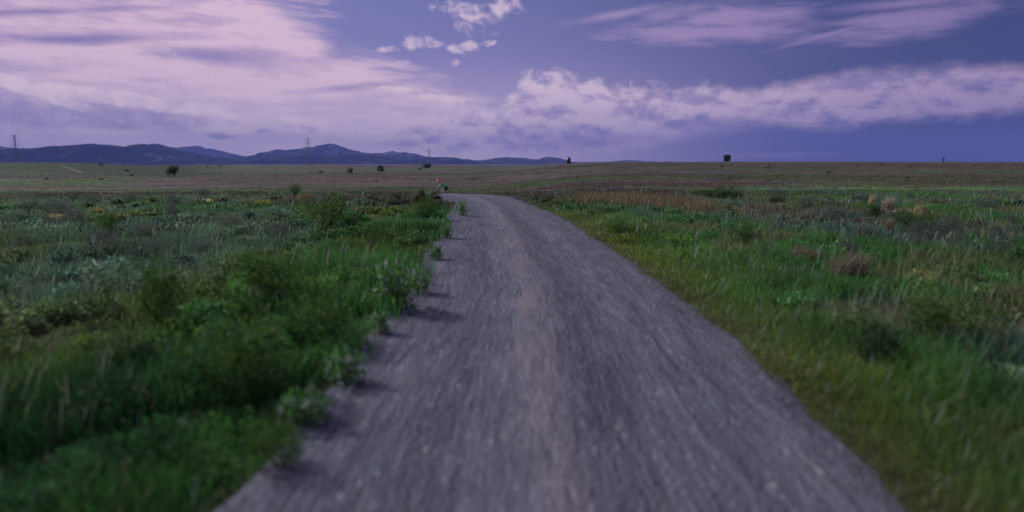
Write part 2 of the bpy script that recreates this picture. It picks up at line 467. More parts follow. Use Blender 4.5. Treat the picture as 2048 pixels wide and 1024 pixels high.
b.inputs['Roughness'].default_value = 0.95; b.inputs['Specular IOR Level'].default_value = 0.1
bp = nt.nodes.new('ShaderNodeBump'); bp.inputs['Strength'].default_value = 0.7; bp.inputs['Distance'].default_value = 0.35
nt.links.new((nA_ * .7 + nB_ * .3).s, bp.inputs['Height']); nt.links.new(bp.outputs[0], b.inputs['Normal'])
ground = npmesh('ground', V, me_faces, m, gcol, smooth=True)
tag(ground, kind='structure')

# ---- gravel path sheet
nt_ = 41
tt = np.linspace(-1, 1, nt_)
eL = hw_ + 0.10 + edge_noise(s_, 1); eR = hw_ + 0.15 + edge_noise(s_, 2)
Wd = np.where(tt[None] < 0, eL[:, None], eR[:, None]) * tt[None]
px_ = cx_[:, None] + nx_[:, None] * Wd; py_ = cy_[:, None] + ny_[:, None] * Wd
pz_ = terrain(px_.ravel(), py_.ravel()).reshape(px_.shape)
crown = -0.028 * (np.exp(-((Wd + .45) / .20) ** 2) + np.exp(-((Wd - .5) / .22) ** 2)) + 0.02 * np.exp(-(Wd / .2) ** 2)
pz_ = pz_ + 0.012 + crown + (fbm(px_ * 6, py_ * 1.5, 77, 3) - .5) * 0.016 - 0.07 * np.clip((np.abs(tt) - .9) / .1, 0, 1)[None]
PV = np.c_[px_.ravel(), py_.ravel(), pz_.ravel()]
uvp = np.c_[np.repeat(s_, nt_), Wd.ravel()]
ii = np.arange(len(s_) - 1)[:, None] * nt_ + np.arange(nt_ - 1)[None]
pf = np.stack([ii, ii + 1, ii + nt_ + 1, ii + nt_], -1).reshape(-1, 4)
m, nt, b = mat('gravel')
E.tree = nt
uvn = nt.nodes.new('ShaderNodeUVMap'); uvn.uv_map = 'uv'
sp = nt.nodes.new('ShaderNodeSeparateXYZ'); nt.links.new(uvn.outputs[0], sp.inputs[0])
us, ut = E(sp.outputs[0]), E(sp.outputs[1])
st1 = e_noise(e_vec(us * 1.6, ut * 24.0), 1.0, 4, .6)           # streaks stretched along the path, imitating motion blur
st2 = e_noise(e_vec(us * .6, ut * 7.0, 4.0), 1.0, 4, .6)
st3 = e_noise(e_vec(us * 3.0, ut * 48.0, 9.0), 1.0, 3, .6)
pt = e_noise(e_vec(us * .9, ut * 2.2, 2.0), 1.0, 4, .6)
peb = nt.nodes.new('ShaderNodeTexVoronoi'); peb.inputs['Scale'].default_value = 42.0
nt.links.new(e_vec(us * .55, ut), peb.inputs['Vector'])
pebd = E(peb.outputs['Distance'])
pebr = nt.nodes.new('ShaderNodeSeparateColor'); nt.links.new(peb.outputs['Color'], pebr.inputs[0])
prand = E(pebr.outputs[0])
crownm = e_smooth(E.m('ABSOLUTE', ut + 0.04 + (pt - .5) * .25), 0.26, 0.04)
tone = (st1 - .5) * 1.8 + (st2 - .5) * 1.1 + (st3 - .5) * 1.5 + (pt - .5) * .6 + (prand - .5) * .18 + crownm * .26 + .44
tone = E.m('MINIMUM', E.m('MAXIMUM', tone, 0.0), 1.35)
warm = e_smooth((st2 - .5) * 1.5 + (pt - .5) + crownm * .45, -.25, .6)
cg = e_mix(tone, (0.058, 0.068, 0.092), e_mix(warm, (0.152, 0.178, 0.236), (0.188, 0.184, 0.218)))
sparkle = e_smooth(prand + (st3 - .5) * .6, 0.97, 1.02)
cg = e_mix(sparkle * .35, cg, (0.45, 0.44, 0.42))
nt.links.new(cg, b.inputs['Base Color'])
b.inputs['Roughness'].default_value = 0.9; b.inputs['Specular IOR Level'].default_value = 0.2
bp = nt.nodes.new('ShaderNodeBump'); bp.inputs['Strength'].default_value = 0.8; bp.inputs['Distance'].default_value = 0.012
nt.links.new((pebd * -.8 + st1 * .9 + st3 * .5 + prand * .3).s, bp.inputs['Height']); nt.links.new(bp.outputs[0], b.inputs['Normal'])
path = npmesh('path', PV, pf, m, uv=uvp, smooth=True)
tag(path, kind='structure')

# ---- loose stones lying on the path
NP = 9000
ss = rng.random(NP) ** 1.7 * 16 + np.interp(1.7, cy_, s_)
tv = rng.uniform(-1.3, 1.35, NP)
cxs, cys, nxs, nys = (np.interp(ss, s_, a_) for a_ in (cx_, cy_, nx_, ny_))
X, Yv = cxs + nxs * tv, cys + nys * tv
size = (0.0025 + 0.004 * rng.random(NP) ** 3) * (1 + 0.05 * ss.clip(0, 14) * 0)
octv = np.array([[1, 0, 0], [0, 1, 0], [-1, 0, 0], [0, -1, 0], [0, 0, 1], [0, 0, -1]], float)
octf = np.array([[0, 1, 4], [1, 2, 4], [2, 3, 4], [3, 0, 4], [1, 0, 5], [2, 1, 5], [3, 2, 5], [0, 3, 5]])
rot = rng.uniform(0, 6.28, NP); asp = rng.uniform(.6, 1.5, NP)
bv = octv[None] * np.stack([size * asp, size, size * .6], -1)[:, None, :] * rng.uniform(.7, 1.2, (NP, 6, 1))
c_, s__ = np.cos(rot)[:, None], np.sin(rot)[:, None]
vx = bv[..., 0] * c_ - bv[..., 1] * s__ + X[:, None]; vy = bv[..., 0] * s__ + bv[..., 1] * c_ + Yv[:, None]
tcrown = -0.028 * (np.exp(-((tv + .45) / .20) ** 2) + np.exp(-((tv - .5) / .22) ** 2)) + 0.02 * np.exp(-(tv / .2) ** 2)
vz = bv[..., 2] + (terrain(X, Yv) + .014 + tcrown + size * .3)[:, None]
sv_ = np.stack([vx, vy, vz], -1).reshape(-1, 3)
sf = (octf[None] + np.arange(NP)[:, None, None] * 6).reshape(-1, 3)
scol = (rng.uniform(.07, .16, (NP, 1)) * np.array([[.92, .98, 1.12]]) * rng.uniform(.95, 1.06, (NP, 3))).repeat(6, 0)
m, nt, b = mat('loose_stone'); a = nt.nodes.new('ShaderNodeAttribute'); a.attribute_name = 'col'
nt.links.new(a.outputs['Color'], b.inputs['Base Color']); b.inputs['Roughness'].default_value = .85
tag(npmesh('loose_gravel', sv_, sf, m, scol), 'small loose grey stones lying all over the gravel path', 'gravel', kind='stuff')

# ================================================================== grass
def blades(P, h, w, lean, lang, col, facing=None, tipcol=None, head=False):
    """P Nx3 base points; returns verts, faces, colours"""
    n = len(P)
    fa = rng.uniform(0, math.pi, n) if facing is None else facing
    sx, sy = np.cos(fa) * w / 2, np.sin(fa) * w / 2
    lx, ly = np.cos(lang) * lean, np.sin(lang) * lean
    S_ = np.stack([sx, sy, 0 * sx], -1)
    mid = P + np.stack([lx * .3, ly * .3, h * .58], -1)
    tip = P + np.stack([lx, ly, h], -1)
    if head:
        hd = P + np.stack([lx * .62, ly * .62, h * .8], -1)
        v = np.stack([P - S_ * .3, P + S_ * .3, hd - S_, hd + S_, tip], 1)
    else:
        v = np.stack([P - S_, P + S_, mid - S_ * .8, mid + S_ * .8, tip], 1)
    f = np.array([[0, 1, 3], [0, 3, 2], [2, 3, 4]])
    fc = (f[None] + np.arange(n)[:, None, None] * 5).reshape(-1, 3)
    c = np.repeat(col[:, None, :], 5, 1)
    if tipcol is not None: c[:, 4] = tipcol
    return v.reshape(-1, 3), fc, c.reshape(-1, 3)
def join(parts):
    V, Fc, Cc = [], [], []; k = 0
    for v, f, c in parts:
        V.append(v); Fc.append(f + k); Cc.append(c); k += len(v)
    return np.vstack(V), np.vstack(Fc), np.vstack(Cc)
def sward_height(x, y, off, hw):
    n1 = fbm(x / .75, y / .75, 71, 3); n2 = fbm(x / 2.4, y / 2.4, 72, 3); n0 = fbm(x / .3, y / .3, 73, 2)
    dd = np.abs(off) - hw
    clump = sst(n1, .36, .66)
    hl = .045 + .15 * clump * (.35 + .9 * n2) + .03 * n0
    hr = .045 + .05 * sst(dd, 0, 1.2) + .12 * sst(n1, .3, .7) * (.3 + n2) * sst(dd, .1, 1.3) + .03 * n0
    hl = hl * (1 + .3 * (1 - sst(dd, 1.2, 2.4)) * sst(dd, .0, .35) * (1 - sst(y, 7, 13)))
    h = np.where(off < 0, hl, hr)
    return h * np.where(off < 0, 1.0, .7 + .3 * sst(dd, -.05, .35)) * (1 - .35 * sst(np.hypot(x, y), 10, 26))
zones = [(1.2, 4, 2900), (4, 7, 1500), (7, 12, 700), (12, 20, 300), (20, 34, 110), (34, 60, 26), (60, 120, 6.5), (120, 300, .55)]
AZ = R(52)
parts_g, parts_d = [], []
for r0, r1, dens in zones:
    n = int(AZ * (r1 * r1 - r0 * r0) * dens * 1.35)
    r = np.sqrt(rng.uniform(r0 * r0, (r1 * (1.15 if r1 < 100 else 1)) ** 2, n)); a_ = rng.uniform(-AZ, AZ, n)
    x, y = r * np.sin(a_), r * np.cos(a_)
    off, hw, sc = path_coords(x, y)
    en = np.where(off < 0, edge_noise(sc, 1) + .10, edge_noise(sc, 2) + .10)
    dd = np.abs(off) - hw - en
    keep = rng.random(n) < sst(dd + .25 * (fbm(x / .35, y / .35, 97, 2) - .5), -.30, .06) ** 1.3
    bare = fbm(x / 1.1, y / 1.1, 91, 3) * sst(dd, .5, 1.0)
    keep &= ~((bare > .63) & (rng.random(n) < .7))
    x, y, off, hw, r, dd = x[keep], y[keep], off[keep], hw[keep], r[keep], dd[keep]
    n = len(x)
    h = sward_height(x, y, off, hw) * rng.uniform(.55, 1.25, n)
    h = h * np.where(r > 120, 1.6, np.where(r > 34, .7, 1))
    w = np.where(r > 120, .45, 1.) * (.0036 + .0010 * r + .0000035 * r * r) * rng.uniform(.7, 1.4, n)
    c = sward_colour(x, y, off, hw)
    amp = lerp(.32, .14, sst(r, 4, 16))
    c = c * (1 + rng.uniform(-1, 1, n) * amp)[:, None] * rng.uniform(.92, 1.08, (n, 3))
    c = c * (.50 + 1.0 * fbm(x / .55, y / .8, 95, 3))[:, None] * (1 + .25 * sst(r, 25, 60))[:, None]
    dry = rng.random(n) < np.where(off > 0, .07, .035) + .05 * sst(r, 12, 30)
    c[dry] = lerp(c[dry], PAL['straw'] * .9, rng.uniform(.4, .9, (dry.sum(), 1)))
    z = terrain(x, y) - .01
    P = np.c_[x, y, z]
    lang = rng.uniform(0, 6.283, n)
    lean = h * np.abs(rng.normal(.38, .25, n))
    parts_g.append(blades(P, h, w, lean, lang, c))
    # seed stalks standing above the blades
    k = rng.random(n) < np.where(off > 0, .014, .008) * (1 - sst(r, 25, 45))
    if k.any():
        nk = k.sum()
        cs_ = lerp(PAL['brown'] * 1.7, PAL['grey'] * 1.7, rng.random((nk, 1))) * rng.uniform(.7, 1.3, (nk, 1))
        hk = h[k] * rng.uniform(1.1, 1.5, nk) + .03
        parts_d.append(blades(P[k], hk, w[k] * lerp(.55, 1.1, sst(r[k], 3, 9)), hk * rng.uniform(.15, .5, nk), rng.normal(.4, .6, nk), cs_, head=True))
v, f, c = join(parts_g)
tag(npmesh('meadow_grass', v, f, M_BLADE, c), 'green and grey-green grass covering the ground on both sides of the path', 'grass', kind='stuff')
v, f, c = join(parts_d)
tag(npmesh('seed_grass', v, f, M_BLADE, c), 'thin pale seed stalks standing above the green grass', 'grass', kind='stuff')

# ================================================================== bushes, weeds, tufts (things)
def leaf_cloud(n, rx, rz_, size, cols, lobes=5, flat_=0.0, seed=0, elong=2.0, hollow=.35):
    g = np.random.default_rng(seed)
    L = np.c_[g.uniform(-.55, .55, lobes) * rx, g.uniform(-.55, .55, lobes) * rx, g.uniform(.35, .75, lobes) * rz_]
    Lr = g.uniform(.38, .62, lobes)
    k = g.integers(0, lobes, n)
    d = g.normal(size=(n, 3)); d /= np.linalg.norm(d, axis=1)[:, None]
    rad = (hollow + (1 - hollow) * g.random(n) ** .6) * Lr[k]
    P = L[k] + d * rad[:, None] * np.array([rx, rx, rz_ * .85])
    P[:, 2] = np.abs(P[:, 2]) * (1 - flat_)
    # leaf diamonds
    t = d * .6 + g.normal(size=(n, 3)) * .7 + np.array([0, 0, .35]); t /= np.linalg.norm(t, axis=1)[:, None]
    b_ = np.cross(t, g.normal(size=(n, 3))); b_ /= np.linalg.norm(b_, axis=1)[:, None]
    s = (size * g.uniform(.6, 1.4, n))[:, None]
    v = np.stack([P, P + t * s * .5 + b_ * s / elong / 2 * 1.1, P + t * s, P + t * s * .5 - b_ * s / elong / 2 * 1.1], 1)
    f = np.arange(n * 4).reshape(-1, 4)
    cc = cols[g.integers(0, len(cols), n)] * g.uniform(.7, 1.3, (n, 1))
    return v.reshape(-1, 3), f, np.repeat(cc, 4, 0)
def sticks(segs, name, material, parent, sides=5):
    """segs: list of (p0, p1, r0, r1)"""
    V, Fc = [], []
    for p0, p1, r0, r1 in segs:
        p0, p1 = np.array(p0, float), np.array(p1, float)
        t = p1 - p0; t = t / (np.linalg.norm(t) + 1e-9)
        a_ = np.cross(t, [0, 0, 1.] if abs(t[2]) < .9 else [1., 0, 0]); a_ /= np.linalg.norm(a_); b_ = np.cross(t, a_)
        k = len(V)
        for p, r in ((p0, r0), (p1, r1)):
            for j in range(sides):
                th = 2 * math.pi * j / sides
                V.append(p + (a_ * math.cos(th) + b_ * math.sin(th)) * r)
        for j in range(sides): Fc.append((k + j, k + (j + 1) % sides, k + sides + (j + 1) % sides, k + sides + j))
    return npmesh(name, np.array(V), np.array(Fc), material, parent=parent)
def branchy(h, r, n, spread, seed, base_r):
    g = random.Random(seed); S_ = []
    for i in range(n):
        a_ = g.uniform(0, 6.28); l = g.uniform(.6, 1.0)
        p0 = (0, 0, -0.02); p1 = (math.cos(a_) * spread * .35 * l, math.sin(a_) * spread * .35 * l, h * .4 * l)
        p2 = (math.cos(a_ + .3) * spread * .8 * l, math.sin(a_ + .3) * spread * .8 * l, h * .8 * l)
        S_ += [(p0, p1, base_r, base_r * .7), (p1, p2, base_r * .7, base_r * .3)]
    return S_
C_SHRUB = np.array([[.035, .085, .028], [.05, .11, .03], [.025, .06, .025], [.07, .12, .04]])
C_GREEN = np.array([[.04, .14, .03], [.08, .18, .03], [.03, .10, .03], [.10, .18, .03]])
C_SAGE = np.array([[.13, .165, .135], [.10, .135, .11], [.16, .19, .17], [.085, .12, .085]])
C_WEED = np.array([[.09, .26, .05], [.13, .27, .12], [.07, .22, .04], [.28, .36, .30]])
def make_plant(name, n, rx, rz_, size, cols, seed, elong=2.0, lobes=6, stems=7, hollow=.3):
    root = empty(name)
    v, f, c = leaf_cloud(n, rx, rz_, size, cols, lobes, 0, seed, elong, hollow)
    npmesh('foliage', v, f, M_LEAF, c, parent=root)
    sticks(branchy(rz_, rx, stems, rx, seed, .008 * rz_ / .4), 'stem', M_BARK, root)
    return root
ml, mr = [], []
NM = 2600
rr_ = 1.9 + rng.random(NM) ** .75 * 22; aa_ = rng.uniform(-AZ, AZ, NM)
mx, my = rr_ * np.sin(aa_), rr_ * np.cos(aa_)
mo, mh, ms = path_coords(mx, my)
mdd = np.abs(mo) - mh
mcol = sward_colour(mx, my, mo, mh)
mn = fbm(mx / 2.2, my / 2.2, 111, 3)
for i in range(NM):
    left = mo[i] < 0
    if mdd[i] < .12: continue
    prob = (.95 if mdd[i] < 2.2 else .55) if left else .22 * sst(mdd[i], .3, 1.5) + .02
    if not left: prob *= 1.6
    if left: prob *= 1 - .75 * float(sst(rr_[i], 9, 21)); mcol[i] *= 1 + .12 * float(sst(mdd[i], 2, 4))
    if rng.random() > prob * (.4 + 1.2 * sst(mn[i], .35, .6)): continue
    near = rr_[i] < 7
    rx = rng.uniform(.10, .30) * (1 if left else .8); hz = rx * rng.uniform(.55, 1.0) * ((1 - .4 * float(sst(rr_[i], 8, 18))) if left else .75)
    rx = min(rx, max(.07, mdd[i] * .9))
    n_ = int((260 if near else 130) * (rx / .2) ** 1.5) + 30
    c0_ = mcol[i] * rng.uniform(.55, 1.45) * np.array([rng.uniform(.8, 1.25), 1, rng.uniform(.8, 1.2)])
    cc_ = c0_[None] * np.array([[.8], [1.], [1.25], [1.0]])
    v, f, c = leaf_cloud(n_, rx, hz, .030 + .0028 * rr_[i], cc_, 4, 0, 9000 + i, 2.4, .45)
    v = v + np.array([mx[i], my[i], float(terrain(mx[i], my[i])) - .01])
    (ml if left else mr).append((v, f, c))
v, f, c = join(ml)
tag(npmesh('leafy_ground_cover', v, f, M_LEAF, c), 'mounds of low leafy plants covering the ground left of the path', 'ground cover', kind='stuff')
v, f, c = join(mr)
tag(npmesh('leafy_ground_cover', v, f, M_LEAF, c), 'scattered low leafy plants among the grass right of the path', 'ground cover', kind='stuff')
protos = {}
def put(kind, px, py, wpx, hpx, label, cat, group=None, Y=None):
    """stand a plant with its base at photo row py; wpx x hpx is its size in the picture"""
    if Y is None: X, Yw = flat(px, py)
    else: Yw = Y; X = at(px, py, Y)[0]
    spec = dict(shrub=('shrub', 1500, .5, .55, .05, C_SHRUB, 3, 2.2), green=('leafy_bush', 1900, .5, .6, .05, C_GREEN, 5, 3.2),
                sage=('sagebrush', 1300, .5, .45, .045, C_SAGE, 8, 3.6), weed=('broadleaf_weed', 520, .5, .62, .11, C_WEED, 13, 1.8),
                fern=('leafy_bush', 1500, .5, .5, .06, C_GREEN, 21, 4.0))[kind]
    if kind not in protos:
        o = make_plant(spec[0], *spec[1:7], elong=spec[7]); protos[kind] = o
    else: o = copy_tree(protos[kind])
    if 'group' in o: del o['group']
    w = wpx / F * Yw; h = hpx / F * Yw
    o.location = (X, Yw, float(terrain(X, Yw)))
    o.scale = (w, w, h / spec[3] * 1.15); o.rotation_euler = (0, 0, random.uniform(0, 6.28))
    tag(o, label, cat, group); return o
# left of the path
put('green', 645, 468, 120, 62, 'dark green bush beyond the left verge, alone among grey sage before the bend', 'bush')
put('shrub', 700, 462, 52, 26, 'low blue-grey shrub touching the right side of the dark green bush', 'shrub')
put('green', 545, 615, 150, 95, 'tall dark green bush with a yellow-green top, middle of the left verge', 'bush')
put('fern', 310, 640, 130, 100, 'round green bush at the outer edge of the left verge', 'bush')
put('shrub', 250, 770, 150, 80, 'dark low shrub in the left foreground, furthest from the path', 'shrub')
put('fern', 640, 690, 170, 90, 'bright green leafy bush beside the narrowest weeds of the left verge', 'bush')
put('fern', 470, 800, 260, 150, 'big yellow-green bush in the left foreground grass', 'bush')
put('green', 760, 505, 110, 50, 'yellow-green bush on the left verge halfway to the bend', 'bush')
put('green', 850, 440, 80, 36, 'green bush close to the left path edge just before the bend', 'bush')
put('weed', 800, 622, 92, 82, 'pale silvery broadleaf weed leaning over the left path edge, casting a shadow on the gravel', 'weed')
put('weed', 838, 590, 50, 40, 'green broadleaf weed right behind the pale silvery one at the path edge', 'weed')
put('weed', 610, 850, 110, 60, 'low dark green weed sprawling over the left path edge in the foreground', 'weed')
put('fern', 560, 940, 150, 90, 'darkest leafy bush in the bottom left corner at the path edge', 'bush')
put('weed', 757, 668, 44, 38, 'small bright green weed rooted in the gravel just in front of the silvery weed', 'weed')
put('weed', 690, 768, 85, 60, 'bright green sprawling weed on the left path edge nearest the viewer', 'weed')
put('weed', 925, 432, 22, 24, 'tiny grey weed growing out on the gravel at the bend', 'weed')
put('weed', 893, 478, 26, 24, 'small dark weed on the left path edge short of the bend', 'weed')
put('weed', 868, 520, 34, 24, 'dark weed on the left path edge between the bend and the silvery weed', 'weed')
put('shrub', 792, 406, 26, 16, 'small brown-topped shrub left of the bend, wider than tall', 'shrub')
put('shrub', 843, 408, 18, 26, 'dark upright shrub behind a tan tuft left of the bend', 'shrub')
put('shrub', 870, 397, 20, 12, 'dark green low shrub nearest the far end of the path', 'shrub')
put('green', 590, 392, 34, 20, 'green bush standing on the crest straight beyond the dark green bush', 'bush')
put('sage', 350, 410, 46, 20, 'grey sagebrush on the crest between green grass patches', 'shrub')
put('sage', 100, 428, 70, 24, 'wide blue-grey sagebrush behind the pale yellow tuft', 'shrub')
put('green', 215, 478, 46, 40, 'dark bush alone in the grey-green meadow on the far left', 'bush')
put('sage', 400, 510, 60, 30, 'pale sagebrush with bright leaves, centre of the left meadow', 'shrub')
# right of the path
put('shrub', 1432, 400, 120, 19, 'long dark mound of shrub at the edge of the brown field right of the path', 'shrub')
put('shrub', 1556, 411, 42, 15, 'dark low shrub to the right of the long mound', 'shrub')
put('green', 1480, 500, 50, 44, 'dark green bush among pale seed grass right of the path', 'bush')
put('shrub', 1745, 745, 150, 90, 'darkest shrub in the right foreground grass', 'shrub')
put('green', 1900, 700, 200, 90, 'bright green bush to the right of the darkest shrub', 'bush')
put('fern', 1240, 470, 60, 26, 'yellow-green bush hugging the right path edge', 'bush')
put('green', 1830, 465, 90, 36, 'dark green bush behind the bright grass on the far right', 'bush')
put('sage', 1660, 445, 70, 30, 'grey-violet sagebrush left of the straw stalks', 'shrub')
put('shrub', 1750, 440, 46, 26, 'dark shrub at the foot of the pale straw stalks', 'shrub')
LAND_N = [(122, 438, 'the pale yellow tuft'), (192, 428, 'the orange-yellow tuft'), (415, 406, 'the small yellow tuft on the crest'), (215, 478, 'the lone dark bush of the left meadow'),
          (400, 510, 'the pale sagebrush'), (545, 560, 'the tall dark green bush'), (310, 560, 'the round green bush'), (1556, 411, 'the low dark shrub'), (1432, 400, 'the long dark mound'), (1772, 425, 'the palest straw stalks'),
          (1832, 440, 'the yellow straw tuft'), (1690, 540, 'the wide pinkish dry tuft'), (1600, 520, 'the smaller brown dry tuft'), (1900, 660, 'the bright green foreground bush'), (525, 413, 'the yellow-green tuft')]
LAND_F = [(28, 300, 'the far left pylon'), (140, 338, 'the pale dirt track'), (348, 342, 'the ragged leftmost tree'), (615, 325, 'the tallest pylon'), (700, 344, 'the smallest pale tree'), (762, 342, 'the round tree on a trunk'),
          (853, 331, 'the broad low tree'), (960, 345, 'the end of the path'), (1137, 325, 'the pointed tree'), (1334, 328, 'the faint skyline shrub'), (1454, 318, 'the twin topped tree'), (1880, 342, 'the narrow upright shrub'), (1640, 330, 'the empty right skyline')]
USED = set()
def where_label(px, py, land, lead, near_row, big):
    lx, ly, nm = min(land, key=lambda l: abs(l[0] - px) + abs(l[1] - py) * .6)
    d = px - lx
    side = 'below' if abs(d) < 16 else ('left of' if d < 0 else 'right of')
    if side != 'below': side = ('close ' if abs(d) < 60 else 'well ') + side
    lab = lead + (' broad' if big else ' small') + ' %s ' + side + ' ' + nm + (', nearer' if py > near_row else ', further off')
    if lab in USED: return None
    USED.add(lab); return lab
cnt = 0
for i in range(400):
    px = random.choice([random.uniform(10, 560), random.uniform(1500, 2040)]); py = random.uniform(392, 520)
    wp = random.uniform(28, 70) * (.8 + (py - 392) / 250)
    lab = where_label(px, py, LAND_N, 'grey-green', 440, wp > 48)
    if lab is None: continue
    put('sage', px, py, wp, random.uniform(12, 22) * (1 + (py - 392) / 110), lab % 'sagebrush', 'shrub', 'sagebrush scattered through the near meadow')
    cnt += 1
    if cnt > 38: break

def tuft(px, py, wpx, hpx, col, label, n=160, lean=.5, name='dry_grass_tuft', Y=None, lang0=.4):
    if Y is None: X, Yw = flat(px, py)
    else: Yw = Y; X = at(px, py, Y)[0]
    w = wpx / F * Yw; h = hpx / F * Yw
    g = np.random.default_rng(int(px * 7 + py))
    P = np.c_[g.normal(0, w * .2, n).clip(-w*.4,w*.4), g.normal(0, w * .15, n).clip(-w*.3,w*.3), np.zeros(n)]
    hh = h * g.uniform(.5, 1.1, n)
    v, f, c = blades(P, hh, np.full(n, .004 + .0009 * Yw), hh * g.uniform(.1, lean, n), g.normal(lang0, .8, n), np.array(col)[None] * g.uniform(.7, 1.3, (n, 1)))
    o = npmesh(name, v, f, M_BLADE, c); o.location = (X, Yw, float(terrain(X, Yw)))
    tag(o, label, 'grass tuft'); return o
STR = (.62, .50, .24)
tuft(122, 438, 52, 12, (.62, .60, .32), 'flattened pale yellow grass tuft, widest and brightest in the left meadow')
tuft(192, 428, 24, 12, (.36, .26, .08), 'orange-yellow grass tuft a step behind the pale yellow one')
tuft(415, 406, 26, 9, (.72, .62, .34), 'small pale yellow grass tuft on the crest beside the grey sagebrush')
tuft(525, 413, 40, 14, (.30, .36, .06), 'yellow-green grass tuft between the sage and the left verge')
tuft(612, 400, 44, 14, (.22, .18, .10), 'tan grass tuft left of the dark bushes near the bend')
tuft(832, 406, 14, 20, (.17, .15, .09), 'tan grass tuft in front of the dark upright shrub by the bend')
tuft(506, 620, 60, 52, (.30, .25, .20), 'pinkish dry grass tuft behind the tall dark green bush')
tuft(1772, 432, 24, 40, (.40, .36, .28), 'tall white-tan straw tuft, palest of the stalks on the right', 220)
tuft(1742, 415, 18, 30, (.45, .44, .24), 'thin yellow-green straw tuft left of the palest stalks', 60)
tuft(1770, 468, 34, 34, (.30, .25, .15), 'orange-tan straw tuft in front of the palest stalks', 120)
tuft(1832, 440, 20, 34, (.52, .46, .22), 'yellow straw tuft right of the palest stalks', 70)
tuft(1690, 566, 90, 66, (.20, .19, .13), 'wide pinkish brown dry grass tuft in the middle of the right meadow', 420, .9)
tuft(1600, 530, 60, 40, (.19, .15, .10), 'smaller brown dry grass tuft left of the wide pinkish one', 220, .9)
g_ = np.random.default_rng(4)
sx_ = []
for i in range(60):
    px = 1150 + 240 * g_.random(); py = 400 + (px - 1150) * .06 + g_.normal(0, 4)
    X, Y = flat(px, py); sx_.append((X, Y))
P = np.repeat(np.array(sx_), 90, 0) + g_.normal(0, .35, (5400, 2)) * np.array([1., 1.6])
P3 = np.c_[P, terrain(P[:, 0], P[:, 1])]
hh = g_.uniform(.12, .32, 5400)
v, f, c = blades(P3, hh, np.full(5400, .022), hh * .4, g_.normal(.4, 1, 5400), np.array([[.19, .17, .09]]) * g_.uniform(.7, 1.25, (5400, 1)))
tag(npmesh('straw_strip', v, f, M_BLADE, c), 'strip of tan dry grass along the far right of the path before the brown field', 'grass', kind='stuff')

# ================================================================== trees on the far meadow
def make_tree(name, w, h, trunk_h, cols, seed, n=900, shape='round', leaf=.35):
    root = empty(name); g = np.random.default_rng(seed)
    lob = 11
    ch = h - trunk_h
    if shape == 'cone':
        zc = g.uniform(0, 1, lob); rr = (1 - zc) * .9 + .12
        L = np.c_[g.normal(0, .12, lob) * w, g.normal(0, .12, lob) * w, trunk_h + zc * ch * .85]; Lr = rr * w * .42
    elif shape == 'twin':
        sgn = np.where(np.arange(lob) % 2, 1, -1)
        zc = g.uniform(0.05, .9, lob); L = np.c_[sgn * w * .24 + g.normal(0, .03, lob) * w, g.normal(0, .1, lob) * w, trunk_h + zc * ch * .85]; Lr = np.full(lob, w * .26)
    elif shape == 'flat':
        L = np.c_[g.uniform(-.4, .4, lob) * w, g.uniform(-.3, .3, lob) * w, trunk_h + g.uniform(.1, .6, lob) * ch]; Lr = np.full(lob, ch * .38)
    else:
        L = np.c_[g.uniform(-.34, .34, lob) * w, g.uniform(-.34, .34, lob) * w, trunk_h + g.uniform(.12, .82, lob) * ch]; Lr = g.uniform(.14, .26, lob) * w
    k = g.integers(0, lob, n)
    d = g.normal(size=(n, 3)); d /= np.linalg.norm(d, axis=1)[:, None]
    P = L[k] + d * (Lr[k] * (.35 + .65 * g.random(n) ** .5))[:, None]
    t = g.normal(size=(n, 3)); t /= np.linalg.norm(t, axis=1)[:, None]
    b_ = np.cross(t, g.normal(size=(n, 3))); b_ /= np.linalg.norm(b_, axis=1)[:, None]
    s = (leaf * g.uniform(.6, 1.4, n))[:, None]
    v = np.stack([P, P + t * s * .5 + b_ * s * .3, P + t * s, P + t * s * .5 - b_ * s * .3], 1).reshape(-1, 3)
    c = np.repeat(cols[g.integers(0, len(cols), n)] * g.uniform(.7, 1.3, (n, 1)), 4, 0)
    npmesh('crown', v, np.arange(n * 4).reshape(-1, 4), M_LEAF, c, parent=root)
    tr = .035 * h + .03
    S_ = [((0, 0, -.3), (0.03 * h, 0, trunk_h), tr, tr * .8), ((0.03 * h, 0, trunk_h), (0, .02 * h, trunk_h + ch * .55), tr * .8, tr * .3)]
    for l in L: S_.append(((0.02 * h, 0, trunk_h + min(ch * .3, max(0, (l[2] - trunk_h) * .4))), tuple(l), tr * .4, tr * .12))
    sticks(S_, 'trunk', M_BARK, root, 6)
    return root
C_TREE = np.array([[.03, .06, .028], [.045, .075, .03], [.02, .045, .022], [.055, .085, .035]])
def place_tree(px, ytop, ybase, wpx, Y, name, label, shape='round', trunk=.2, seed=1, n=900, cat='tree', leaf=.35):
    X, _, zb = at(px, ybase, Y); zg = float(terrain(X, Y))
    zt = at(px, ytop, Y)[2]
    h = zt - zg; w = wpx / F * Y
    o = make_tree(name, w, h, trunk * h, C_TREE, seed, n, shape, leaf)
    o.location = (X, Y, zg); tag(o, label, cat); return o
place_tree(348, 331, 351, 26, 230, 'round_tree', 'rounded dark tree with a ragged crown, leftmost tree on the far meadow', 'round', .18, 3, 1300)
place_tree(762, 331, 349, 15, 290, 'round_tree', 'small round dark tree on a visible trunk, nearest the middle of the far meadow', 'round', .28, 5, 900)
place_tree(700, 337, 350, 14, 270, 'small_tree', 'smallest and palest tree, left of the round one on a trunk', 'round', .15, 9, 500, leaf=.3)
place_tree(853, 326, 334, 14, 560, 'broad_tree', 'broad low dark tree on the skyline under the faintest pylon', 'flat', .1, 4, 900, leaf=.7)
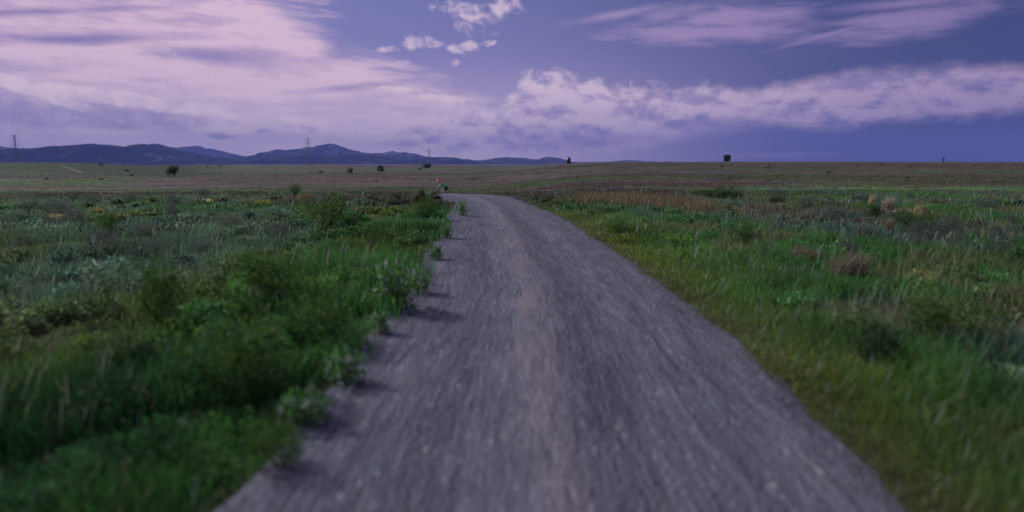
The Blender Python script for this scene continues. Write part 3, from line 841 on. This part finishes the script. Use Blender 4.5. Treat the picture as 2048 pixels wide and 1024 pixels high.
place_tree(1137, 313, 331, 10, 500, 'conical_tree', 'pointed dark tree at the right end of the blue hills', 'cone', .08, 6, 1200, leaf=.6)
place_tree(1454, 308, 324, 14, 440, 'twin_topped_tree', 'squarish dark tree with two tops alone on the right skyline', 'twin', .06, 7, 1300, leaf=.6)
place_tree(1334, 325, 331, 6, 380, 'skyline_shrub', 'faint shrub on the skyline left of the twin topped tree', 'round', .1, 12, 300, 'shrub')
place_tree(1880, 336, 352, 6, 200, 'upright_shrub', 'narrow upright shrub on the brown field at the far right', 'cone', .05, 14, 400, 'shrub', .2)
place_tree(1886, 315, 324, 4, 420, 'skyline_shrub', 'tiny shrub on the skyline above the narrow upright one', 'cone', .05, 15, 300, 'shrub')
# dark shrubs dotting the far meadow
base = make_plant('meadow_shrub', 500, .5, .5, .1, C_SHRUB, 40, 1.6, 5, 5)
first = True
cnt = 0
for i in range(500):
    px = random.choice([random.uniform(5, 640), random.uniform(5, 640), random.uniform(640, 1250), random.uniform(1250, 2040)]); py = random.uniform(330, 366)
    Y = None
    for Yt in np.geomspace(40, 1000, 140):       # distance at which the terrain meets this row
        X = at(px, py, Yt)[0]
        if CAM_H + slope(py) * Yt < float(terrain(X, Yt)): Y = Yt; break
    if Y is None: continue
    w = min(random.uniform(4, 13) / F * Y, 4.0)
    big = w * F / Y > 8
    lab = where_label(px, py, LAND_F, 'dark', 349, big)
    if lab is None: continue
    o = base if first else copy_tree(base); first = False
    X = at(px, py, Y)[0]
    o.location = (X, Y, float(terrain(X, Y)) - .05); o.scale = (w, w, w * random.uniform(.45, .75)); o.rotation_euler = (0, 0, random.uniform(0, 6))
    tag(o, lab % 'shrub', 'shrub', 'dark shrubs dotting the far meadow')
    cnt += 1
    if cnt > 44: break

# pale dirt track climbing the green slope on the far left
tp = [(118, 331), (130, 334), (142, 338), (155, 343), (166, 347)]
TV = []
for px, py in tp:
    Y = None
    for Yt in np.geomspace(60, 600, 400):
        X = at(px, py, Yt)[0]
        if CAM_H + slope(py) * Yt < float(terrain(X, Yt)): Y = Yt; break
    if Y is None: Y = 420
    TV.append((at(px, py, Y)[0], Y))
TV = np.array(TV); k_ = np.linspace(0, len(TV) - 1, 60)
tx_, ty_ = np.interp(k_, range(len(TV)), TV[:, 0]), np.interp(k_, range(len(TV)), TV[:, 1])
vv = []
for i in range(60):
    for s in np.linspace(-1, 1, 5):
        xx, yy = tx_[i] + s * .8, ty_[i]; vv.append((xx, yy, float(terrain(xx, yy)) + .12))
ii = np.arange(59)[:, None] * 5 + np.arange(4)[None]
tag(npmesh('dirt_track', np.array(vv), np.stack([ii, ii + 1, ii + 6, ii + 5], -1).reshape(-1, 4), plain('track_dirt', (.11, .11, .105), .95), smooth=True), kind='structure')

# ================================================================== power pylons
def box_seg(V, Fc, p0, p1, r):
    p0, p1 = np.array(p0, float), np.array(p1, float); t = p1 - p0; t /= np.linalg.norm(t) + 1e-9
    a_ = np.cross(t, [0, 0, 1.] if abs(t[2]) < .9 else [1., 0, 0]); a_ /= np.linalg.norm(a_); b_ = np.cross(t, a_)
    k = len(V)
    for p in (p0, p1):
        for s1, s2 in ((1, 1), (-1, 1), (-1, -1), (1, -1)): V.append(p + (a_ * s1 + b_ * s2) * r)
    Fc += [(k, k + 1, k + 5, k + 4), (k + 1, k + 2, k + 6, k + 5), (k + 2, k + 3, k + 7, k + 6), (k + 3, k, k + 4, k + 7), (k, k + 3, k + 2, k + 1), (k + 4, k + 5, k + 6, k + 7)]
def build(name, segs, r, m_, parent):
    V, Fc = [], []
    for p0, p1 in segs: box_seg(V, Fc, p0, p1, r)
    return npmesh(name, np.array(V), np.array(Fc), m_, parent=parent)
def pylon(px, ytop, Y, arms, wbase, wtop, label, rz=.3, r=.12, horned=False):
    X, _, zt = at(px, ytop, Y); zg = float(terrain(X, Y)); H = zt - zg
    root = empty('power_pylon', (X, Y, zg), rz)
    def hwid(z): t = z / H; return (wbase * (1 - t / .6) + wtop * (t / .6)) / 2 if t < .6 else wtop / 2
    lev = [H * t for t in (0, .12, .24, .36, .48, .6, .7, .8, .9, 1.0)]
    if horned: lev = lev[:-2]
    S_ = []
    C4 = ((1, 1), (-1, 1), (-1, -1), (1, -1))
    for a_, b_ in zip(lev, lev[1:]):
        wa, wb = hwid(a_), hwid(b_)
        for i in range(4):
            c, d = C4[i], C4[(i + 1) % 4]
            S_.append(((c[0] * wa, c[1] * wa, a_), (c[0] * wb, c[1] * wb, b_)))
            S_.append(((c[0] * wa, c[1] * wa, a_), (d[0] * wb, d[1] * wb, b_)))
            S_.append(((d[0] * wa, d[1] * wa, a_), (c[0] * wb, c[1] * wb, b_)))
            S_.append(((c[0] * wb, c[1] * wb, b_), (d[0] * wb, d[1] * wb, b_)))
    if horned:
        zb = lev[-1]
        for s in (-1, 1):
            S_.append(((s * wtop / 2, 0, zb), (s * wtop * .9, 0, H))); S_.append(((s * wtop / 2, 0, zb), (s * wtop * .5, 0, H * .95)))
    build('lattice_tower', S_, r, M_STEEL, root)
    for t, half in arms:
        z = H * t; w = hwid(z); A = [((-half, 0, z), (half, 0, z))]
        for s in (-1, 1):
            A += [((s * w, .4, z), (s * half, 0, z)), ((s * w, -.4, z), (s * half, 0, z)), ((s * w, 0, z + 1.8), (s * half, 0, z + .1)),
                  ((s * (w + half) / 2, 0, z), (s * (w + half) / 2, 0, z + .9))]
        arm = build('crossarm', A, r, M_STEEL, root)
        for s in (-1, 1): build('insulator', [((s * half * .95, 0, z - .1), (s * half * .95, 0, z - 2.6))], .12, M_GLASS_INS, arm)
    tag(root, label, 'pylon', 'power pylons on the skyline')
    return root
pylon(28, 269, 950, [(.96, 4.6), (.80, 5.4), (.66, 4.6)], 9, 1.8, 'lattice power pylon at the far left with three arms', .25, .07)
pylon(615, 277, 1100, [(.97, 4.8), (.84, 5.0), (.70, 5.4)], 9.5, 2.6, 'tallest lattice power pylon in front of the highest hill', .35, .09)
pylon(858, 292, 1500, [(.80, 5.0)], 8, 3.2, 'faintest and most distant power pylon, above the broad tree', .2, .11, True)

# ================================================================== hills
def ridge(name, prof, Y, depth, base_c, seed, gully=.22):
    P = np.array(prof, float)
    px = np.arange(P[0, 0], P[-1, 0] + 1, 2.0)
    py = np.interp(px, P[:, 0], P[:, 1])
    ker = np.ones(7) / 7; py = np.convolve(np.pad(py, 3, mode='edge'), ker, mode='valid')
    py = py + (fbm(px / 14., 0 * px, seed, 5, .6) - .5) * 5.0
    base_z = -32.0
    sl = np.array([slope(q) for q in py])
    rowz = CAM_H + sl * Y - base_z
    rowz = np.maximum(rowz, 2)
    nr = 60
    tt = np.linspace(-1, 1.0, nr)
    V = []
    for j, t in enumerate(tt):
        Yj = Y + t * depth
        x = (px - 1024) / F * Y * (1 + 0 * t)
        sh = np.clip(1 - abs(t), 0, 1) ** (1.15 if t < 0 else 1.0)
        g1 = fbm(px / 26. + seed, np.full_like(px, t * 2.2), seed + 5, 4)
        g2 = np.abs(fbm(px / 13. + t * 1.2, np.full_like(px, t * 1.1), seed + 9, 4) - .5) * 2
        k = (1 - abs(t)) * abs(t) * 4
        z = rowz * (sh + (g1 - .5) * gully * 3 * k - g2 * gully * 1.6 * k)
        V.append(np.c_[x, np.full_like(x, Yj), base_z + np.maximum(z, 0)])
    V = np.vstack(V); n = len(px)
    ii = np.arange(nr - 1)[:, None] * n + np.arange(n - 1)[None]
    m, nt, b = mat(name + '_cover'); E.tree = nt
    t_ = nt.nodes.new('ShaderNodeTexCoord')
    n1 = e_noise(t_.outputs['Object'], .004, 8, .65); n2 = e_noise(t_.outputs['Object'], .02, 5, .6)
    f = e_smooth(n1 * .6 + n2 * .4, .50, .64)
    nt.links.new(e_mix(f, tuple(c * .3 for c in base_c), tuple(c * 2.4 for c in base_c)), b.inputs['Base Color'])
    b.inputs['Roughness'].default_value = 1.0; b.inputs['Specular IOR Level'].default_value = 0.0
    o = npmesh(name, V, np.stack([ii, ii + 1, ii + n + 1, ii + n], -1).reshape(-1, 4), m, smooth=True)
    tag(o, kind='structure'); return o
ridge('hills', [(-420, 300), (-300, 290), (-180, 282), (-60, 284), (0, 289), (20, 293), (45, 296), (120, 296), (140, 293), (165, 290), (190, 288), (215, 287), (232, 290), (252, 293), (275, 289), (300, 287), (322, 287), (345, 294),
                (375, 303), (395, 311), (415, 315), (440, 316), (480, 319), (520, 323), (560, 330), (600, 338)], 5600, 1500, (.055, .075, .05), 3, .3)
ridge('hills', [(380, 330), (410, 318), (440, 314), (480, 318), (520, 315), (560, 312), (620, 312), (680, 311), (730, 309), (765, 312), (790, 319), (815, 322), (840, 318), (862, 313), (885, 313), (905, 316), (930, 321), (960, 324), (1000, 326),
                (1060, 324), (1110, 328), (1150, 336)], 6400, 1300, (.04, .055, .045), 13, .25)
ridge('hills', [(440, 330), (480, 318), (515, 310), (545, 302), (565, 297), (582, 299), (610, 296), (640, 291), (665, 287), (685, 291), (705, 299), (740, 306), (760, 306), (785, 302), (822, 305), (850, 312), (880, 318), (905, 314), (925, 318),
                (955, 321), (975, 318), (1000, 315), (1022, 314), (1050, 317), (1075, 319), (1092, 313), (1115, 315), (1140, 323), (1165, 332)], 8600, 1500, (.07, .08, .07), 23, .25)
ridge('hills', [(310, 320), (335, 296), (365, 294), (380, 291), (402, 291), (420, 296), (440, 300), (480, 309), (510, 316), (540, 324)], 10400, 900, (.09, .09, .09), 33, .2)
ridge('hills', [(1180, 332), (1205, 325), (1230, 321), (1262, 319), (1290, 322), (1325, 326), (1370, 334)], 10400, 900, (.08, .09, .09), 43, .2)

# ================================================================== rider at the far bend
def skin(name, pts, edges, radii, m_, parent=None, sub=1):
    me = bpy.data.meshes.new(name); me.from_pydata(pts, edges, []); me.materials.append(m_)
    o = bpy.data.objects.new(name, me); COL.objects.link(o)
    if parent: o.parent = parent
    md = o.modifiers.new('skin', 'SKIN'); md.use_smooth_shade = True
    sv2 = me.skin_vertices[0].data if me.skin_vertices else None
    if sv2 is None:
        bm_ = None
    for i, r_ in enumerate(radii):
        me.skin_vertices[0].data[i].radius = (r_, r_) if not isinstance(r_, tuple) else r_
    me.skin_vertices[0].data[0].use_root = True
    if sub: o.modifiers.new('sub', 'SUBSURF').levels = sub; o.modifiers['sub'].render_levels = sub
    return o
def uvball(name, c, r, m_, parent, seg=16, rings_=10, half=False):
    V, Fc = [], []
    for i in range(rings_ + 1):
        th = (math.pi * (0.55 if half else 1.0)) * i / rings_
        for j in range(seg):
            ph = 2 * math.pi * j / seg
            V.append((c[0] + r[0] * math.sin(th) * math.cos(ph), c[1] + r[1] * math.sin(th) * math.sin(ph), c[2] + r[2] * math.cos(th)))
    for i in range(rings_):
        for j in range(seg):
            a_ = i * seg + j; b_ = i * seg + (j + 1) % seg
            Fc.append((a_, a_ + seg, b_ + seg, b_))
    return npmesh(name, np.array(V), np.array(Fc), m_, parent=parent, smooth=True)
try:
    M_SKIN = plain('skin', (.45, .28, .2), .6); M_GRN = plain('green_jersey', (.06, .62, .22), .7, 0, .1); M_ORG = plain('orange_helmet', (.85, .20, .03), .4, 0, .05)
    M_BLK = plain('black_cloth', (.03, .03, .035), .8); M_RUB = plain('rubber', (.03, .03, .03), .9); M_PAINT = plain('frame_paint', (.12, .12, .14), .4, .3)
    RY = 55.0; RX = at(887, 370, RY)[0]; RZ0 = float(terrain(RX, RY)) + .03
    # rider faces -x in local space
    J = dict(pel=(.22, 0, .98), waist=(.10, 0, 1.10), chest=(-.12, 0, 1.27), neck=(-.28, 0, 1.36), head=(-.37, 0, 1.45), crownp=(-.40, 0, 1.55))
    ptsB = [J['pel'], J['waist'], J['chest'], J['neck'], J['head'], J['crownp'],
            (-.18, .19, 1.27), (-.30, .21, 1.05), (-.50, .19, .98), (-.58, .18, .97),
            (-.18, -.19, 1.27), (-.30, -.21, 1.05), (-.50, -.19, .98), (-.58, -.18, .97),
            (.20, .11, .95), (-.14, .12, .72), (.08, .11, .36), (-.06, .11, .29),
            (.20, -.11, .95), (-.02, -.12, .58), (.14, -.11, .20), (0.0, -.11, .13)]
    edB = [(0, 1), (1, 2), (2, 3), (3, 4), (4, 5), (2, 6), (6, 7), (7, 8), (8, 9), (2, 10), (10, 11), (11, 12), (12, 13), (0, 14), (14, 15), (15, 16), (16, 17), (0, 18), (18, 19), (19, 20), (20, 21)]
    rB = [.13, .12, .14, .06, .095, .07, .06, .045, .035, .03, .06, .045, .035, .03, .09, .065, .045, .04, .09, .065, .045, .04]
    person = skin('person', ptsB, edB, rB, M_SKIN)
    person.location = (RX, RY, RZ0)
    skin('jersey', [ptsB[i] for i in (1, 2, 3, 6, 7, 10, 11)] + [J['pel']], [(7, 0), (0, 1), (1, 2), (1, 3), (3, 4), (1, 5), (5, 6)], [.135, .16, .075, .075, .06, .075, .06, .13], M_GRN, person)
    skin('shorts', [J['pel'], ptsB[14], (0.0, .12, .81), ptsB[18], (.06, -.12, .74)], [(0, 1), (1, 2), (0, 3), (3, 4)], [.145, .105, .085, .105, .085], M_BLK, person)
    uvball('helmet', (-.39, 0, 1.50), (.16, .12, .12), M_ORG, person, half=True)
    tag(person, 'person in green top and orange helmet bent forward on the path beyond the bend', 'person')
    bike = empty('bicycle', (RX, RY, RZ0))
    def ring(name, c, r, tr, m_, parent):
        V, Fc = [], []; n1_, n2_ = 28, 6
        for i in range(n1_):
            a_ = 2 * math.pi * i / n1_
            for j in range(n2_):
                b_ = 2 * math.pi * j / n2_; q_ = r + tr * math.cos(b_)
                V.append((c[0] + q_ * math.cos(a_), c[1] + tr * math.sin(b_), c[2] + q_ * math.sin(a_)))
        for i in range(n1_):
            for j in range(n2_): Fc.append((i * n2_ + j, i * n2_ + (j + 1) % n2_, ((i + 1) % n1_) * n2_ + (j + 1) % n2_, ((i + 1) % n1_) * n2_ + j))
        return npmesh(name, np.array(V), np.array(Fc), m_, parent=parent, smooth=True)
    for cx0 in (-.55, .50):
        wh = build('wheel', [((cx0, 0, .34), (cx0 + .32 * math.cos(k * .785), 0, .34 + .32 * math.sin(k * .785))) for k in range(8)], .003, M_STEEL, bike)
        ring('tyre', (cx0, 0, .34), .335, .02, M_RUB, wh)
    sticks([((.05, 0, .30), (.16, 0, .84), .018, .018), ((.05, 0, .30), (-.42, 0, .80), .018, .018), ((.16, 0, .80), (-.42, 0, .84), .016, .016), ((.05, 0, .30), (.50, 0, .34), .012, .012),
            ((.16, 0, .80), (.50, 0, .34), .010, .010), ((-.42, 0, .88), (-.55, 0, .34), .018, .014)], 'frame', M_PAINT, bike, 8)
    sticks([((-.42, 0, .88), (-.46, 0, .95), .014, .014), ((-.46, -.25, .95), (-.46, .25, .95), .013, .013), ((-.46, -.25, .95), (-.60, -.24, .95), .013, .013), ((-.46, .25, .95), (-.60, .24, .95), .013, .013)], 'handlebar', M_BLK, bike, 8)
    uvball('saddle', (.18, 0, .89), (.14, .07, .03), M_BLK, bike)
    tag(bike, 'dark bicycle under the person in green, half hidden by the crest', 'bicycle')
except Exception as ex:
    print('RIDER FAILED', ex); raise

# ================================================================== haze
HZ = True
if HZ:
    x0, x1, y0, y1, z0, z1 = -9500, 9500, -300, 12400, -60, 420
    V = np.array([(x, y, z) for z in (z0, z1) for x, y in ((x0, y0), (x1, y0), (x1, y1), (x0, y1))], float)
    Fq = np.array([(0, 3, 2, 1), (4, 5, 6, 7), (0, 1, 5, 4), (1, 2, 6, 5), (2, 3, 7, 6), (3, 0, 4, 7)])
    m = bpy.data.materials.new('haze'); m.use_nodes = True; nt = m.node_tree; nt.nodes.clear()
    out = nt.nodes.new('ShaderNodeOutputMaterial'); pv = nt.nodes.new('ShaderNodeVolumePrincipled')
    pv.inputs['Color'].default_value = (.24, .34, .98, 1); pv.inputs['Density'].default_value = 9e-5; pv.inputs['Anisotropy'].default_value = 0.0
    nt.links.new(pv.outputs[0], out.inputs['Volume'])
    tag(npmesh('haze', V, Fq, m), kind='stuff')
